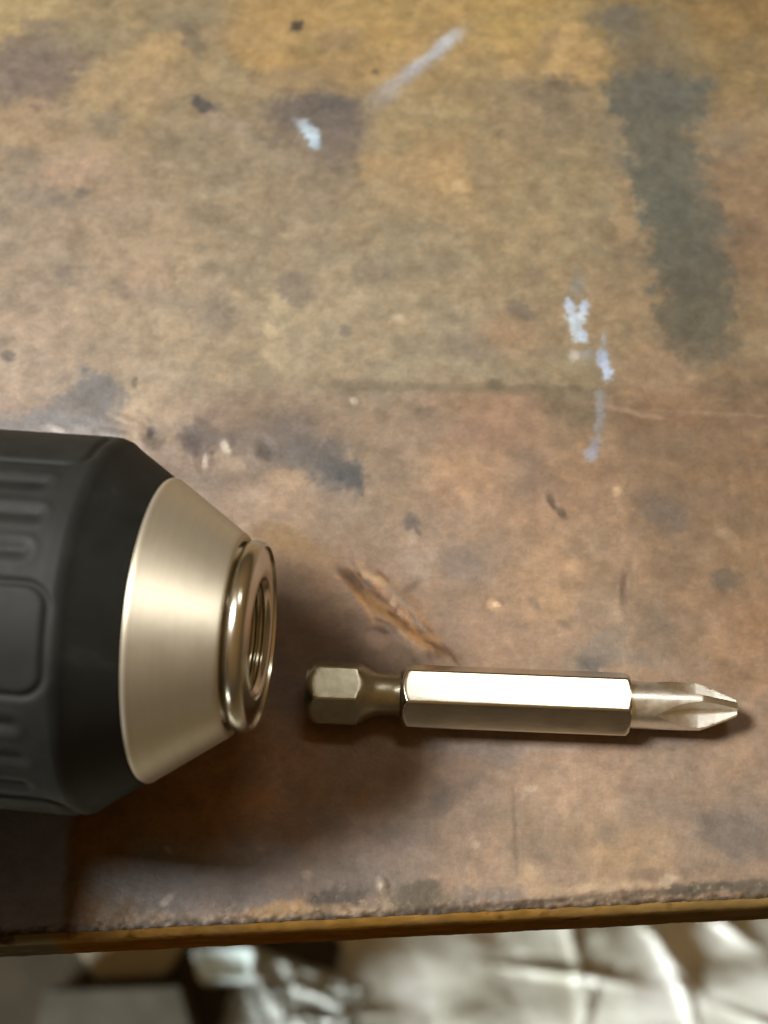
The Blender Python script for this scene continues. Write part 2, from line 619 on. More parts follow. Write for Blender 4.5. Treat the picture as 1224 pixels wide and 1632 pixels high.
def bench_colour(X, Y):
    """albedo (linear) of the patina at bench points X, Y (metres)"""
    PX, PY = to_px(X, Y, 0)
    PX = np.clip(PX, -400, 1700); PY = np.clip(PY, -500, 1700)
    xm, ym = X / MM, Y / MM
    # control colours, warped; browns by the chuck painted to suit its warm shadow
    wx = fbm(xm / 9, ym / 9, 3, 4) * 42
    wy = fbm(xm / 9, ym / 9, 5, 4) * 34
    ax, ay = PX + wx, PY + wy
    num = np.zeros(X.shape + (3,)); den = np.zeros(X.shape)
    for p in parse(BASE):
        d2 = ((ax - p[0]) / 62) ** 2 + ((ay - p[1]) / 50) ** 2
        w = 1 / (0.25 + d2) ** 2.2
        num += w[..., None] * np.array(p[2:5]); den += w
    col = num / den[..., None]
    # loose mottling
    n1 = fbm(xm / 5.5, ym / 4.5, 11, 5, 0.6)
    n2 = fbm(xm / 2.2, ym / 2.0, 23, 4, 0.6)
    n3 = fbm(xm / 7, ym / 5, 31, 4)
    n4 = fbm(xm / 0.9, ym / 0.8, 41, 3)
    col = col * (1 + 0.10 * n1 + 0.07 * n2 + 0.035 * n4)[..., None]
    col[..., 0] += 5 * n3; col[..., 2] -= 4 * n3
    n5 = fbm(xm / 1.5, ym / 1.3, 141, 4, 0.7); n6 = fbm(xm / 1.3, ym / 1.3, 151, 3, 0.65)
    col = col * (1 + 0.075 * n5)[..., None]
    col[..., 0] += 5 * n6; col[..., 2] -= 4 * n6
    n7 = fbm(xm / 6.5 + n5 * .25, ym / 5.0, 161, 4, .62); n8 = fbm(xm / 3.6, ym / 3.4 + n6 * .2, 171, 4, .62)
    pa = sstep(.02, .14, n7) - sstep(-.02, -.14, n7); pb = sstep(.06, .15, n8) - sstep(-.06, -.15, n8)
    col = col * (1 + .03 * pa + .028 * pb)[..., None]
    # stains
    wx2 = fbm(xm / 3.2, ym / 3.2, 51, 5, 0.62); wy2 = fbm(xm / 3.2, ym / 3.2, 61, 5, 0.62)
    wx3 = fbm(xm / 1.0, ym / 1.0, 71, 3); wy3 = fbm(xm / 1.0, ym / 1.0, 81, 3)

    def lay(rows, warp, warp2, col):
        for x, y, rx, ry, an, r, g, b, op, hd in rows:
            R = max(rx, ry) * 2.6 + 20
            box = (np.abs(PX - x) < R) & (np.abs(PY - y) < R)
            if not box.any(): continue
            s = min(rx, ry)
            dx = PX[box] - x + wx2[box] * warp * s + wx3[box] * warp2 * min(s, 24)
            dy = PY[box] - y + wy2[box] * warp * s + wy3[box] * warp2 * min(s, 24)
            a = math.radians(an); c_, s_ = math.cos(a), math.sin(a)
            u = (dx * c_ + dy * s_) / rx; v = (-dx * s_ + dy * c_) / ry
            d = np.sqrt(u * u + v * v)
            k = op / (1 + np.exp(np.clip((d - 1) * hd * 1.6, -40, 40)))
            k *= 1 + 0.28 * n2[box]
            k = np.clip(k, 0, 1)[..., None]
            m = (1 + 0.03 * pb[box] + 0.06 * n2[box] + 0.07 * n5[box] + 0.02 * n4[box])[..., None]
            col[box] = col[box] * (1 - k) + np.array([r, g, b]) * m * k
        return col
    mk = []
    for r in parse(MARKS):       # old stains sit a little into the ground tone
        g0 = (r[5] + r[6] + r[7]) / 3
        mk.append([*r[:5], *[g0 + (c_ - g0) * .86 for c_ in r[5:8]], r[8] * (.88 if max(r[2], r[3]) > 12 else .9), r[9] * 1.25])
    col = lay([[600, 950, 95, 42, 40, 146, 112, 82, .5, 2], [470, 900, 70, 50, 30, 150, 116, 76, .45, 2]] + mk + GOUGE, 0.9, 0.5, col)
    # bluish reflection in the lower-left shade, painted in as pale grey-blue
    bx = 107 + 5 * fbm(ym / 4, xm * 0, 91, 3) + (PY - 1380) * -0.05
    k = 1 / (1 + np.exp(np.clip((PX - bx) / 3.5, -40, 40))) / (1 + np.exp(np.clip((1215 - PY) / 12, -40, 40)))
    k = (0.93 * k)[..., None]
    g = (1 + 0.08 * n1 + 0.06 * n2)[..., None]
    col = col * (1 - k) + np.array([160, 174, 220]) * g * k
    # chalky scrapes
    wh = [[*r[:5], r[5] * .95, r[6] * .99, min(r[7] * 1.06, 250), r[8] * .93, r[9] * .8] for r in parse(WHITES)]
    col = lay(wh, 0.5, 0.8, col)
    # grime and bare flecks near the front edge
    V = Y - y_edge(X)
    e = np.exp(-np.clip(V, 0, None) / 0.0008)
    gr = fbm(xm / 1.1, ym / 0.6, 101, 4)
    k = np.clip((e * 1.3 + gr * 1.0 * np.exp(-np.clip(V, 0, None) / 0.0028)) - 0.4, 0, 0.9)[..., None]
    col = col * (1 - k) + np.array([56, 42, 24]) * k
    fl = np.clip(fbm(xm / 0.9, ym / 0.45, 111, 3) - 0.33, 0, 1) * 4 * np.exp(-((V - 0.0014) / 0.0009) ** 2)
    k = np.clip(fl, 0, 0.45)[..., None]
    col = col * (1 - k) + np.array([206, 184, 148]) * k
    # tiny specks all over
    sp = np.clip(fbm(xm / 0.8, ym / 0.8, 131, 2) - 0.62, 0, 1) * 2
    col = col * (1 - np.clip(sp, 0, .2)[..., None] * .3)
    gl = col.mean(-1, keepdims=True)
    col = gl + (col - gl) * 0.98
    low = sstep(600, 660, PY)[..., None]
    col = col * (np.array([.91, .90, .91]) * (1 - low) + np.array([.92, .892, .905]) * low)
    col = col * (1 + .07 * np.clip((PX - 612) / 612, -1, 1))[..., None]  # evens out lamp falloff that the control colours already hold
    return lin(np.clip(col, 4, 250)) * ALB


def bench_height(X, Y):
    PX, PY = to_px(X, Y, 0)
    xm, ym = X / MM, Y / MM
    h = fbm(xm / 14, ym / 14, 201, 3) * 0.05 + fbm(xm / 3, ym / 3, 211, 4) * 0.018 + fbm(xm / 0.9, ym / 0.9, 221, 3) * 0.007

    wv = fbm(xm / 1.3, ym / 1.3, 241, 4)

    def dent(x, y, rx, ry, an, amt):
        a = math.radians(an); c_, s_ = math.cos(a), math.sin(a)
        dx, dy = PX - x, PY - y
        u = (dx * c_ + dy * s_) / rx; v = (-dx * s_ + dy * c_) / ry
        d2 = u * u + v * v + 0.5 * wv
        return amt * (np.exp(-d2 * 1.5) - 0.35 * np.exp(-((np.sqrt(np.maximum(d2, 0)) - 1.4) / 0.4) ** 2))
    for d in [(345, 722, 22, 14, -60, -.22), (322, 730, 10, 18, 0, -.18), (240, 692, 14, 18, -10, -.18), (300, 695, 26, 18, 10, -.15),
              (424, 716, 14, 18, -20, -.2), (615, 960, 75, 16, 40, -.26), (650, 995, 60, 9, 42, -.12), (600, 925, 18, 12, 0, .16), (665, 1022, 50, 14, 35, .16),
              (655, 848, 12, 10, 0, -.2), (790, 962, 10, 8, 0, .16), (565, 638, 8, 6, 30, .12), (885, 808, 16, 5, 55, -.16), (995, 940, 6, 30, 4, -.12),
              (400, 95, 16, 10, 20, .12), (95, 684, 24, 6, 10, .12), (180, 690, 24, 6, 8, .12), (610, 1410, 8, 12, -30, .2), (822, 1320, 5, 60, -3, -.06),
              (1050, 657, 120, 3, 3, .07), (200, 668, 26, 5, 20, .1), (267, 436, 12, 5, -40, .1), (980, 783, 8, 8, 0, .1)]:
        h = h + dent(*d[:5], d[5] * .5)
    for r in parse(WHITES):      # chalky smears stand slightly proud
        a = math.radians(r[4]); c_, s_ = math.cos(a), math.sin(a)
        dx, dy = PX - r[0], PY - r[1]
        h = h + .045 * r[8] * np.exp(-(((dx * c_ + dy * s_) / r[2]) ** 2 + ((-dx * s_ + dy * c_) / r[3]) ** 2 + .8 * wv) * 1.6)
    V = Y - y_edge(X)
    e = np.exp(-np.clip(V, 0, None) / 0.0016)
    h = h + e * (fbm(xm / 1.2, ym / 0.7, 231, 4) * 0.2 - 0.08)
    fade = np.clip((0.25 - np.abs(Y)) / 0.05, 0, 1)
    return h * MM * fade


def lines(lo, hi, step, out_lo, out_hi, k):
    mid = np.arange(lo, hi + step / 2, step)
    g = (np.linspace(0, 1, k + 1)[1:]) ** 2.2
    a = (lo - g * (lo - out_lo))[::-1] if out_lo < lo else np.array([])
    b = hi + g * (out_hi - hi) if out_hi > hi else np.array([])
    return np.concatenate([a, mid, b])


bench = empty("workbench", (0, 0.2, 0))
tag(bench, "worn brown metal-topped workbench with grey and ochre patina, under the drill and bit", "workbench")


def child_mesh(o, parent):
    o.parent = parent
    o.matrix_parent_inverse = Matrix.Translation(-Vector(parent.location))


# material of the top
m, nt, p, ns, ls = mat_new("patinated_metal")
M_TOP = m
att = ns.new("ShaderNodeAttribute"); att.attribute_name = "patina"
tcn = ns.new("ShaderNodeTexCoord")
fine = noise_node(ns, ls, 2400, 4, 0.75, 0.2, tcn.outputs["Object"])
mid = noise_node(ns, ls, 420, 5, 0.65, 0.6, tcn.outputs["Object"])
mp = ns.new("ShaderNodeMapping")
mp.inputs["Rotation"].default_value = (0, 0, math.radians(35))
mp.inputs["Scale"].default_value = (1.0, 5.0, 1.0)
ls.new(tcn.outputs["Object"], mp.inputs["Vector"])
scr = noise_node(ns, ls, 700, 3, 0.6, 0.8, mp.outputs[0])
r1 = ramp(ns, ls, fine.outputs["Fac"], [(0.25, 0.84), (0.75, 1.16)])
r2 = ramp(ns, ls, mid.outputs["Fac"], [(0.28, 0.82), (0.72, 1.18)])
r3 = ramp(ns, ls, scr.outputs["Fac"], [(0.3, 0.93), (0.7, 1.07)])


def mul(a, b):
    x = ns.new("ShaderNodeMix"); x.data_type = 'RGBA'; x.blend_type = 'MULTIPLY'
    x.inputs["Factor"].default_value = 1.0
    ls.new(a, x.inputs[6]); ls.new(b, x.inputs[7])
    return x.outputs[2]


# colour ramps clip at 1, so multiply by 0..1 ramps and a constant gain
def gain_ramp(src, lo, hi, a, b):
    mr = ns.new("ShaderNodeMapRange")
    mr.inputs["From Min"].default_value = lo; mr.inputs["From Max"].default_value = hi
    mr.inputs["To Min"].default_value = a; mr.inputs["To Max"].default_value = b
    ls.new(src, mr.inputs["Value"])
    return mr.outputs[0]


vm = ns.new("ShaderNodeMath"); vm.operation = 'MULTIPLY'
ls.new(gain_ramp(fine.outputs["Fac"], .25, .75, .89, 1.11), vm.inputs[0])
ls.new(gain_ramp(mid.outputs["Fac"], .28, .72, .87, 1.13), vm.inputs[1])
vm2 = ns.new("ShaderNodeMath"); vm2.operation = 'MULTIPLY'
ls.new(vm.outputs[0], vm2.inputs[0])
ls.new(gain_ramp(scr.outputs["Fac"], .3, .7, .95, 1.05), vm2.inputs[1])
sc = ns.new("ShaderNodeVectorMath"); sc.operation = 'SCALE'
ls.new(att.outputs["Color"], sc.inputs[0]); ls.new(vm2.outputs[0], sc.inputs["Scale"])
ls.new(sc.outputs[0], p.inputs["Base Color"])
ls.new(gain_ramp(mid.outputs["Fac"], .25, .75, .38, .6), p.inputs["Roughness"])
p.inputs["Metallic"].default_value = 0.12
p.inputs["Specular IOR Level"].default_value = 0.4
b1 = bump(ns, ls, mid.outputs["Fac"], 0.00025, 0.22, p)
bump(ns, ls, fine.outputs["Fac"], 0.00008, 0.3, p, b1)

xs = lines(-0.064, 0.064, 0.00021, -0.55, 0.55, 22)
vs = lines(0.0, 0.142, 0.00021, 0.0, 0.65, 22)
Xg, Vg = np.meshgrid(xs, vs, indexing='ij')
Yg = y_edge(Xg) + Vg
jag = fbm(xs / MM / 1.6, xs * 0, 301, 4) * 0.00022
Yg = Yg + jag[:, None] * np.exp(-Vg / 0.0008)
Zg = bench_height(Xg, Yg)
me = grid_mesh("bench_top", np.stack([Xg, Yg, Zg], -1))
ca = me.color_attributes.new("patina", 'FLOAT_COLOR', 'POINT')
cc = np.ones(Xg.shape + (4,), np.float32)
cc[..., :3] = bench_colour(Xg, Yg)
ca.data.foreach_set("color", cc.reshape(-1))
top = obj("bench_top", me, M_TOP, None, 0)
child_mesh(top, bench)

# front edge bar: rounded nose strip
m, nt, p, ns, ls = mat_new("edge_metal")
M_EDGE = m
att = ns.new("ShaderNodeAttribute"); att.attribute_name = "patina"
tcn = ns.new("ShaderNodeTexCoord")
mp = ns.new("ShaderNodeMapping"); mp.inputs["Scale"].default_value = (0.25, 1, 1)
ls.new(tcn.outputs["Object"], mp.inputs["Vector"])
nz = noise_node(ns, ls, 900, 5, 0.7, 0.3, mp.outputs[0])
mr = ns.new("ShaderNodeMapRange")
mr.inputs["From Min"].default_value = .3; mr.inputs["From Max"].default_value = .7
mr.inputs["To Min"].default_value = .75; mr.inputs["To Max"].default_value = 1.25
ls.new(nz.outputs["Fac"], mr.inputs["Value"])
sc = ns.new("ShaderNodeVectorMath"); sc.operation = 'SCALE'
ls.new(att.outputs["Color"], sc.inputs[0]); ls.new(mr.outputs[0], sc.inputs["Scale"])
ls.new(sc.outputs[0], p.inputs["Base Color"])
p.inputs["Roughness"].default_value = 0.75
p.inputs["Metallic"].default_value = 0.0
p.inputs["Specular IOR Level"].default_value = 0.0
bump(ns, ls, nz.outputs["Fac"], 0.00015, 0.5, p)

prof = []
R_E = 0.0008
prof.append((0.0004, -0.0012)); prof.append((0.0001, -0.0002))
for k in range(11):
    a = math.pi / 2 * k / 10
    prof.append((-0.0001 - R_E * math.sin(a), -0.00012 - R_E * (1 - math.cos(a))))
for z in np.linspace(-0.002, -0.0074, 8): prof.append((-0.0001 - R_E, z))
for k in range(1, 5):
    a = math.pi / 2 * k / 4
    prof.append((-0.0001 - R_E + 0.001 * (1 - math.cos(a)), -0.0074 - 0.001 * math.sin(a)))
prof.append((0.02, -0.0085))
prof = np.array(prof)
xe = lines(-0.06, 0.06, 0.0003, -0.55, 0.55, 16)
P = np.zeros((len(xe), len(prof), 3))
P[..., 0] = xe[:, None]
nzv = fbm(xe[:, None] / MM / 2.2 + 0 * prof[:, 1], prof[:, 1] / MM / 1.2 + 0 * xe[:, None], 401, 4)
P[..., 1] = y_edge(xe)[:, None] + prof[:, 0] + nzv * 0.00009 + fbm(xe / MM / 12, xe * 0, 407, 3)[:, None] * 0.0001
P[..., 2] = prof[:, 1] + nzv * 0.00006
me = grid_mesh("front_edge", P[:, ::-1])
ca = me.color_attributes.new("patina", 'FLOAT_COLOR', 'POINT')
Xe, Ze = P[:, ::-1, 0], P[:, ::-1, 2]
c = np.zeros(Xe.shape + (3,)); c[:] = (154, 116, 60)
n = fbm(Xe / MM / 3.5, Ze / MM / 1.5, 421, 4)
n2 = fbm(Xe / MM / 9, Ze / MM / 3, 431, 3)
c *= (1 + 0.25 * n)[..., None]
c[..., 2] += 14 * n2; c[..., 0] -= 6 * n2
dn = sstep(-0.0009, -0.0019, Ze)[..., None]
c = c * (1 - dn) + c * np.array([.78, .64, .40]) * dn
t = np.clip((Xe / MM - 8) / 30, 0, 1)[..., None]
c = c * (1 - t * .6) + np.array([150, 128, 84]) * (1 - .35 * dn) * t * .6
k = (1 / (1 + np.exp((Xe / MM + 34.2) / 0.35)))[..., None] * .9      # grey-green tone left of the same border, continued on the edge
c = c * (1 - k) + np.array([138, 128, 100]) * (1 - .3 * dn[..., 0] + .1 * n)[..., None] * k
k = (np.clip(n * 2.2 - .5, 0, .7) * (Ze > -0.0022))[..., None]        # rust nicks in the rounded nose
c = c * (1 - k) + np.array([60, 36, 16]) * k
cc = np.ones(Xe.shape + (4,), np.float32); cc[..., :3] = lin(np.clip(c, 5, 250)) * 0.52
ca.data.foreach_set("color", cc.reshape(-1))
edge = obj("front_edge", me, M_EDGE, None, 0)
child_mesh(edge, bench)
edge["label"] = "rounded golden brown front edge of the bench top"

# board that carries the metal sheet
bm = bmesh.new()
pts = [(-0.548, y_edge(-0.548) + 0.003), (0.548, y_edge(0.548) + 0.003), (0.548, 0.58), (-0.548, 0.58)]
lo = [bm.verts.new((x, y, -0.0083)) for x, y in pts]
hi = [bm.verts.new((x, y, -0.0012)) for x, y in pts]
bm.faces.new(lo[::-1]); bm.faces.new(hi)
for i in range(4): bm.faces.new((lo[i], lo[(i + 1) % 4], hi[(i + 1) % 4], hi[i]))
board = obj("core_board", bm_mesh("core_board", bm), simple("dark_board", (.08, .05, .03), .8), None)
child_mesh(board, bench)

# ------------------------------------------------------------------ radial solid helper
def radial(name, us, rfun, nphi, mat, parent, ang, cap0=True, cap1=True, phi0=0.0, flip=False):
    ph = phi0 + np.linspace(0, 2 * np.pi, nphi, endpoint=False)
    U, PH = np.meshgrid(us, ph, indexing='ij')
    Rr = rfun(U, PH)
    P = np.stack([U, Rr * np.sin(PH), Rr * np.cos(PH)], -1)
    if cap0:
        P = np.concatenate([np.stack([0 * ph + us[0], 0 * ph, 0 * ph], -1)[None], P])
    if cap1:
        P = np.concatenate([P, np.stack([0 * ph + us[-1], 0 * ph, 0 * ph], -1)[None]])
    me = grid_mesh(name, P[:, ::-1], wrap=True)
    o = obj(name, me, mat, parent, ang)
    if cap0 or cap1:
        bm = bmesh.new(); bm.from_mesh(me)
        bmesh.ops.remove_doubles(bm, verts=bm.verts, dist=1e-7)
        bm.to_mesh(me); bm.free()
        if ang: me.set_sharp_from_angle(angle=math.radians(ang))
    return o


def lathe(name, prof, nphi, mat, parent, ang=35):
    """prof: list of (u, r) around local X"""
    ph = np.linspace(0, 2 * np.pi, nphi, endpoint=False)
    pr = np.array(prof)
    P = np.stack([np.repeat(pr[:, 0:1], nphi, 1), pr[:, 1:2] * np.sin(ph), pr[:, 1:2] * np.cos(ph)], -1)
    return obj(name, grid_mesh(name, P[:, ::-1], wrap=True), mat, parent, ang)


# ------------------------------------------------------------------ driver bit
def metal(name, col, rough, nscale=500, rvar=0.1, stretch=(1, 1, 1), aniso=0.0, bd=0.00002, bs=0.4, cvar=0.1):
    m, nt, p, ns, ls = mat_new(name)
    tcn = ns.new("ShaderNodeTexCoord")
    mp = ns.new("ShaderNodeMapping"); mp.inputs["Scale"].default_value = stretch
    ls.new(tcn.outputs["Object"], mp.inputs["Vector"])
    n = noise_node(ns, ls, nscale, 5, 0.65, 0.1, mp.outputs[0])
    r = ramp(ns, ls, n.outputs["Fac"], [(0.3, tuple(c * (1 - cvar) for c in col)), (0.7, tuple(min(1, c * (1 + cvar)) for c in col))])
    ls.new(r.outputs[0], p.inputs["Base Color"])
    mr = ns.new("ShaderNodeMapRange")
    mr.inputs["From Min"].default_value = .3; mr.inputs["From Max"].default_value = .7
    mr.inputs["To Min"].default_value = rough - rvar; mr.inputs["To Max"].default_value = rough + rvar
    n2 = noise_node(ns, ls, nscale * .3, 4, 0.6, 0.0, tcn.outputs["Object"])
    ls.new(n2.outputs["Fac"], mr.inputs["Value"])
    ls.new(mr.outputs[0], p.inputs["Roughness"])
    p.inputs["Metallic"].default_value = 1.0
    if aniso:
        p.inputs["Anisotropic"].default_value = aniso
        p.inputs["Anisotropic Rotation"].default_value = 0.25
        tg = ns.new("ShaderNodeTangent"); tg.direction_type = 'RADIAL'; tg.axis = 'X'
        ls.new(tg.outputs[0], p.inputs["Tangent"])
    bump(ns, ls, n.outputs["Fac"], bd, bs, p)
    return m


M_BIT = metal("satin_steel", (.66, .64, .56), 0.17, 900, .03, (.4, 1, 1), bd=.000012, bs=.4, cvar=.07)
M_SHANK = metal("dull_shaded_steel", (.44, .42, .33), 0.34, 900, .06, bs=.5, cvar=.15)  # darker copy of the bit steel, carries the chuck's shade on the shank
M_TIP = metal("blasted_steel", (.95, .93, .86), 0.34, 1600, .08, bs=.6)

A0, A1 = at(489, 1102, 0.0032), at(1173, 1129, 0.0032)
BL = (A1 - A0).length
bit = empty("screwdriver_bit", (A0.x, A0.y, 0.00318))
bit.rotation_euler = (0, 0, math.atan2(A1.y - A0.y, A1.x - A0.x))
tag(bit, "silver hex power bit with a cross tip lying on the bench right of the chuck", "screwdriver bit")
L = BL
AF = 0.003175


def hexr(PH):
    # flat faces up/down: face normals at phi = 0, 60, ...
    d = (PH + np.pi / 6) % (np.pi / 3) - np.pi / 6
    h = AF / np.cos(d)
    return np.minimum(h, AF * 1.138)          # edges slightly broken


KP = np.array([[0, 2.75], [.35, 3.0], [1.2, 3.8], [5.5, 3.8], [5.75, 3.4], [6.3, 3.05], [6.9, 2.72], [7.5, 2.42], [8.2, 2.28], [9.6, 2.28], [10.2, 2.45],
               [10.45, 3.05], [11.1, 3.8], [34.7, 3.8], [35.1, 3.3], [35.12, 2.62], [60, 2.62]])


def bit_r(U, PH):
    u = U / MM
    pr = np.interp(u, KP[:, 0], KP[:, 1]) * MM
    h = hexr(PH)
    k = 0.00008
    return -k * np.logaddexp(-h / k, -pr / k)


radial("shank", np.array(sorted(set([0, .1, .2, .35, .6, .9, 1.2, 1.6, 3, 5, 5.3, 5.55, 5.65, 5.75, 5.9, 6.1, 6.3, 6.6, 6.9, 7.2, 7.6, 8.5, 9.6, 9.8, 10.0, 10.2]))) * MM,
       bit_r, 360, M_SHANK, bit, 28, True, False)
radial("shaft", np.array([10.2, 10.3, 10.38, 10.45, 10.55, 10.65, 10.8, 10.95, 11.1, 11.4, 14, 18, 22, 26, 30, 33.5, 34.4, 34.7, 34.8, 34.95, 35.1, 35.12]) * MM,
       bit_r, 360, M_BIT, bit, 28, False, True)
LM = L / MM
FL0 = math.radians(-43)      # first flute faces the viewer and a little down


def tip_r(U, PH):
    u = U / MM
    t0 = LM - 4.1
    tb = np.clip((u - t0) / 4.1, 0, 1)
    body = 2.62 - 1.68 * tb ** 1.1
    f0 = LM - 8.9
    tt = np.clip((u - f0) / 6.4, 0, 1)
    a = np.where(u < f0, 9.0, .56 + 2.1 * (1 - tt) ** 2.3)
    a = np.maximum(a, .42 + (LM - u) * .06)
    d = (PH - FL0 + np.pi / 4) % (np.pi / 2) - np.pi / 4
    den = np.cos(d) - np.abs(np.sin(d)) / math.tan(math.radians(47))
    w = np.where(den > 1e-3, a / np.maximum(den, 1e-3), 99)
    return np.minimum(body, w) * MM


radial("tip", np.concatenate([np.array([35.12]), np.linspace(35.3, LM - 9.7, 8), np.linspace(LM - 9.6, LM, 110)]) * MM, tip_r, 360, M_TIP, bit, 24, False, True)

# ------------------------------------------------------------------ drill with keyless chuck
drill = empty("cordless_drill", (-0.02135, -0.02455, 0.0232))
drill.rotation_euler = (Matrix.Rotation(math.radians(-6.0), 4, 'Z') @ Matrix.Rotation(math.radians(-2.8), 4, 'Y')).to_euler()
tag(drill, "black cordless drill lying on its side, nose of its keyless chuck pointing at the bit", "drill")

# black sleeve, ribbed grip
m, nt, p, ns, ls = mat_new("black_plastic")
M_BLK = m
tcn = ns.new("ShaderNodeTexCoord")
n = noise_node(ns, ls, 2600, 3, 0.6, 0, tcn.outputs["Object"])
n2 = noise_node(ns, ls, 140, 4, 0.6, 0.3, tcn.outputs["Object"])
r = ramp(ns, ls, n2.outputs["Fac"], [(0.3, (.010, .010, .009)), (0.62, (.016, .016, .014)), (0.8, (.034, .033, .029))])
ls.new(r.outputs[0], p.inputs["Base Color"])
mr = ns.new("ShaderNodeMapRange")
mr.inputs["From Min"].default_value = .3; mr.inputs["From Max"].default_value = .7
mr.inputs["To Min"].default_value = .56; mr.inputs["To Max"].default_value = .72
ls.new(n2.outputs["Fac"], mr.inputs["Value"]); ls.new(mr.outputs[0], p.inputs["Roughness"])
p.inputs["Specular IOR Level"].default_value = 0.22
bump(ns, ls, n.outputs["Fac"], 0.00004, 0.35, p)

RS = 0.0182


def prof_sleeve(u):
    k = np.array([[-27, 17.0], [-26.4, 17.8], [-25.4, 18.2], [-6.4, 18.25], [-5.4, 18.2], [-4.8, 18.0], [-4.2, 17.5], [-.6, 15.05], [-.15, 14.75], [0, 14.5]])
    return np.interp(u, k[:, 0], k[:, 1])


PAD0 = math.radians(-27 - 0.5)


def sleeve_r(U, PH):
    u = U / MM
    r0 = prof_sleeve(u)
    d = (PH - PAD0 + np.pi / 5) % (np.pi / 2.5) - np.pi / 5
    arc = d * 18.2
    # pad outline groove
    hx, hy, rc = 8.0, 4.9, 2.2
    cu = -5.7 - hx
    qx = np.abs(u - cu) - (hx - rc); qy = np.abs(arc) - (hy - rc)
    sd = np.hypot(np.maximum(qx, 0), np.maximum(qy, 0)) + np.minimum(np.maximum(qx, qy), 0) - rc
    g = -0.26 * np.exp(-(sd / 0.36) ** 2) + 0.04 * sstep(0.3, -0.6, sd)
    # three finger grooves between pads
    d2 = (PH - PAD0) % (np.pi / 2.5) - np.pi / 5
    for off in (-11.5, 0, 11.5):
        a = (d2 - math.radians(off)) * 18.2
        ux = np.maximum(u - (-8.4 - 0.35 * abs(off) / 11), 0) + np.maximum(-21.5 - u, 0)
        dd = np.hypot(a, ux)
        g = g - 0.26 * np.exp(-(dd / 0.6) ** 2) + 0.05 * np.exp(-((dd - 1.25) / 0.4) ** 2)
    return (r0 + g) * MM


us = np.concatenate([np.linspace(-27, -25, 8), np.linspace(-24.8, -5.4, 130), np.linspace(-5.2, -.6, 12), [-.5, -.4, -.3, -.15, 0]]) * MM
sl = radial("chuck_sleeve", us, sleeve_r, 900, M_BLK, drill, 0, False, False)
sl["label"] = "black ribbed grip sleeve"

# satin cone
M_CONE = metal("champagne_satin", (.82, .76, .62), 0.60, 1400, .04, (1.6, .10, .10), aniso=0.80, bd=.000012, bs=.4, cvar=.035)
M_CONE.node_tree.nodes['Principled BSDF'].inputs['Metallic'].default_value = .82
cone_prof = [(-.30, 13.0), (-.28, 14.2), (-.16, 14.55), (0, 14.66), (.18, 14.72), (.36, 14.66), (.55, 14.50)]
cone_prof += [(.55 + t * (7.25 - .55), 14.50 + t * (9.86 - 14.50)) for t in np.linspace(0.04, 1, 16)]
cone_prof += [(7.4, 9.72), (7.44, 9.5), (7.35, 9.1), (6.6, 9.0), (6.2, 8.6)]
cn = lathe("nose_cone", [(u * MM, r * MM) for u, r in cone_prof], 256, M_CONE, drill, 40)
cn["label"] = "satin champagne metal nose cone"

# polished ring with bore
M_RING = metal("polished_ring", (.70, .66, .56), 0.20, 600, .03, bd=.000008, cvar=.05)
ring_prof = [(6.3, 8.5), (6.9, 8.75), (7.5, 8.3), (7.95, 8.4)]
for k in range(13):
    a = math.pi * (0.5 + .42) - k / 12 * math.pi * (.42 + .38)
    ring_prof.append((9.05 + 1.0 * math.cos(a), 8.45 + .85 * math.sin(a)))
ring_prof += [(9.72, 8.7), (9.8, 8.3), (9.9, 7.4), (10.0, 6.6), (10.04, 6.2), (10.0, 5.9), (9.9, 5.7)]
for k in range(7):      # stepped bore
    ring_prof += [(9.8 - k * .7, 5.6 - .06 * k), (9.6 - k * .7, 5.45 - .06 * k), (9.45 - k * .7, 5.25 - .06 * k), (9.3 - k * .7, 5.45 - .06 * k)]
ring_prof += [(4.0, 4.2), (-6, 4.1), (-6, 0.02)]
rg = lathe("nose_ring", [((u - .45 * (u > 7.6)) * MM, r * MM) for u, r in ring_prof], 256, M_RING, drill, 50)
rg["label"] = "polished rounded ring round the dark bore"

# three jaws inside the bore
M_JAW = metal("jaw_steel", (.30, .28, .25), 0.35, 500, .08)
bm = bmesh.new()
sec = [(-1.3, 4.2), (1.3, 4.2), (1.3, 2.6), (.18, 1.2), (-.18, 1.2), (-1.3, 2.6)]
a_ = [bm.verts.new((-5.5 * MM, x * MM, z * MM)) for x, z in sec]
b_ = [bm.verts.new((5.2 * MM, x * MM, z * MM)) for x, z in sec]
c_ = [bm.verts.new((6.6 * MM, x * MM * .8, (z * .35 + 2.9) * MM)) for x, z in sec]
n6 = len(sec)
for r0_, r1_ in ((a_, b_), (b_, c_)):
    for i in range(n6): bm.faces.new((r0_[i], r0_[(i + 1) % n6], r1_[(i + 1) % n6], r1_[i]))
bm.faces.new(c_); bm.faces.new(a_[::-1])
bmesh.ops.recalc_face_normals(bm, faces=bm.faces)
jm = bm_mesh("chuck_jaw", bm)
j0 = obj("chuck_jaw", jm, M_JAW, drill)
j0.rotation_euler = (math.radians(20), 0, 0)
for k in (1, 2):
    j = j0.copy(); C.objects.link(j); j.parent = drill
    j.rotation_euler = (math.radians(20 + 120 * k), 0, 0)

# collar and body behind the sleeve (left of the frame)
M_COLLAR = metal("collar_steel", (.42, .41, .38), 0.35, 500, .08)
lathe("rear_collar", [(u * MM, r * MM) for u, r in [(-26, 12), (-27.2, 16.6), (-29, 16.8), (-29.6, 16.4), (-29.6, 10)]], 128, M_COLLAR, drill, 40)
M_BODY = simple("body_plastic", (.035, .036, .036), .55, 0, 1500, .1)


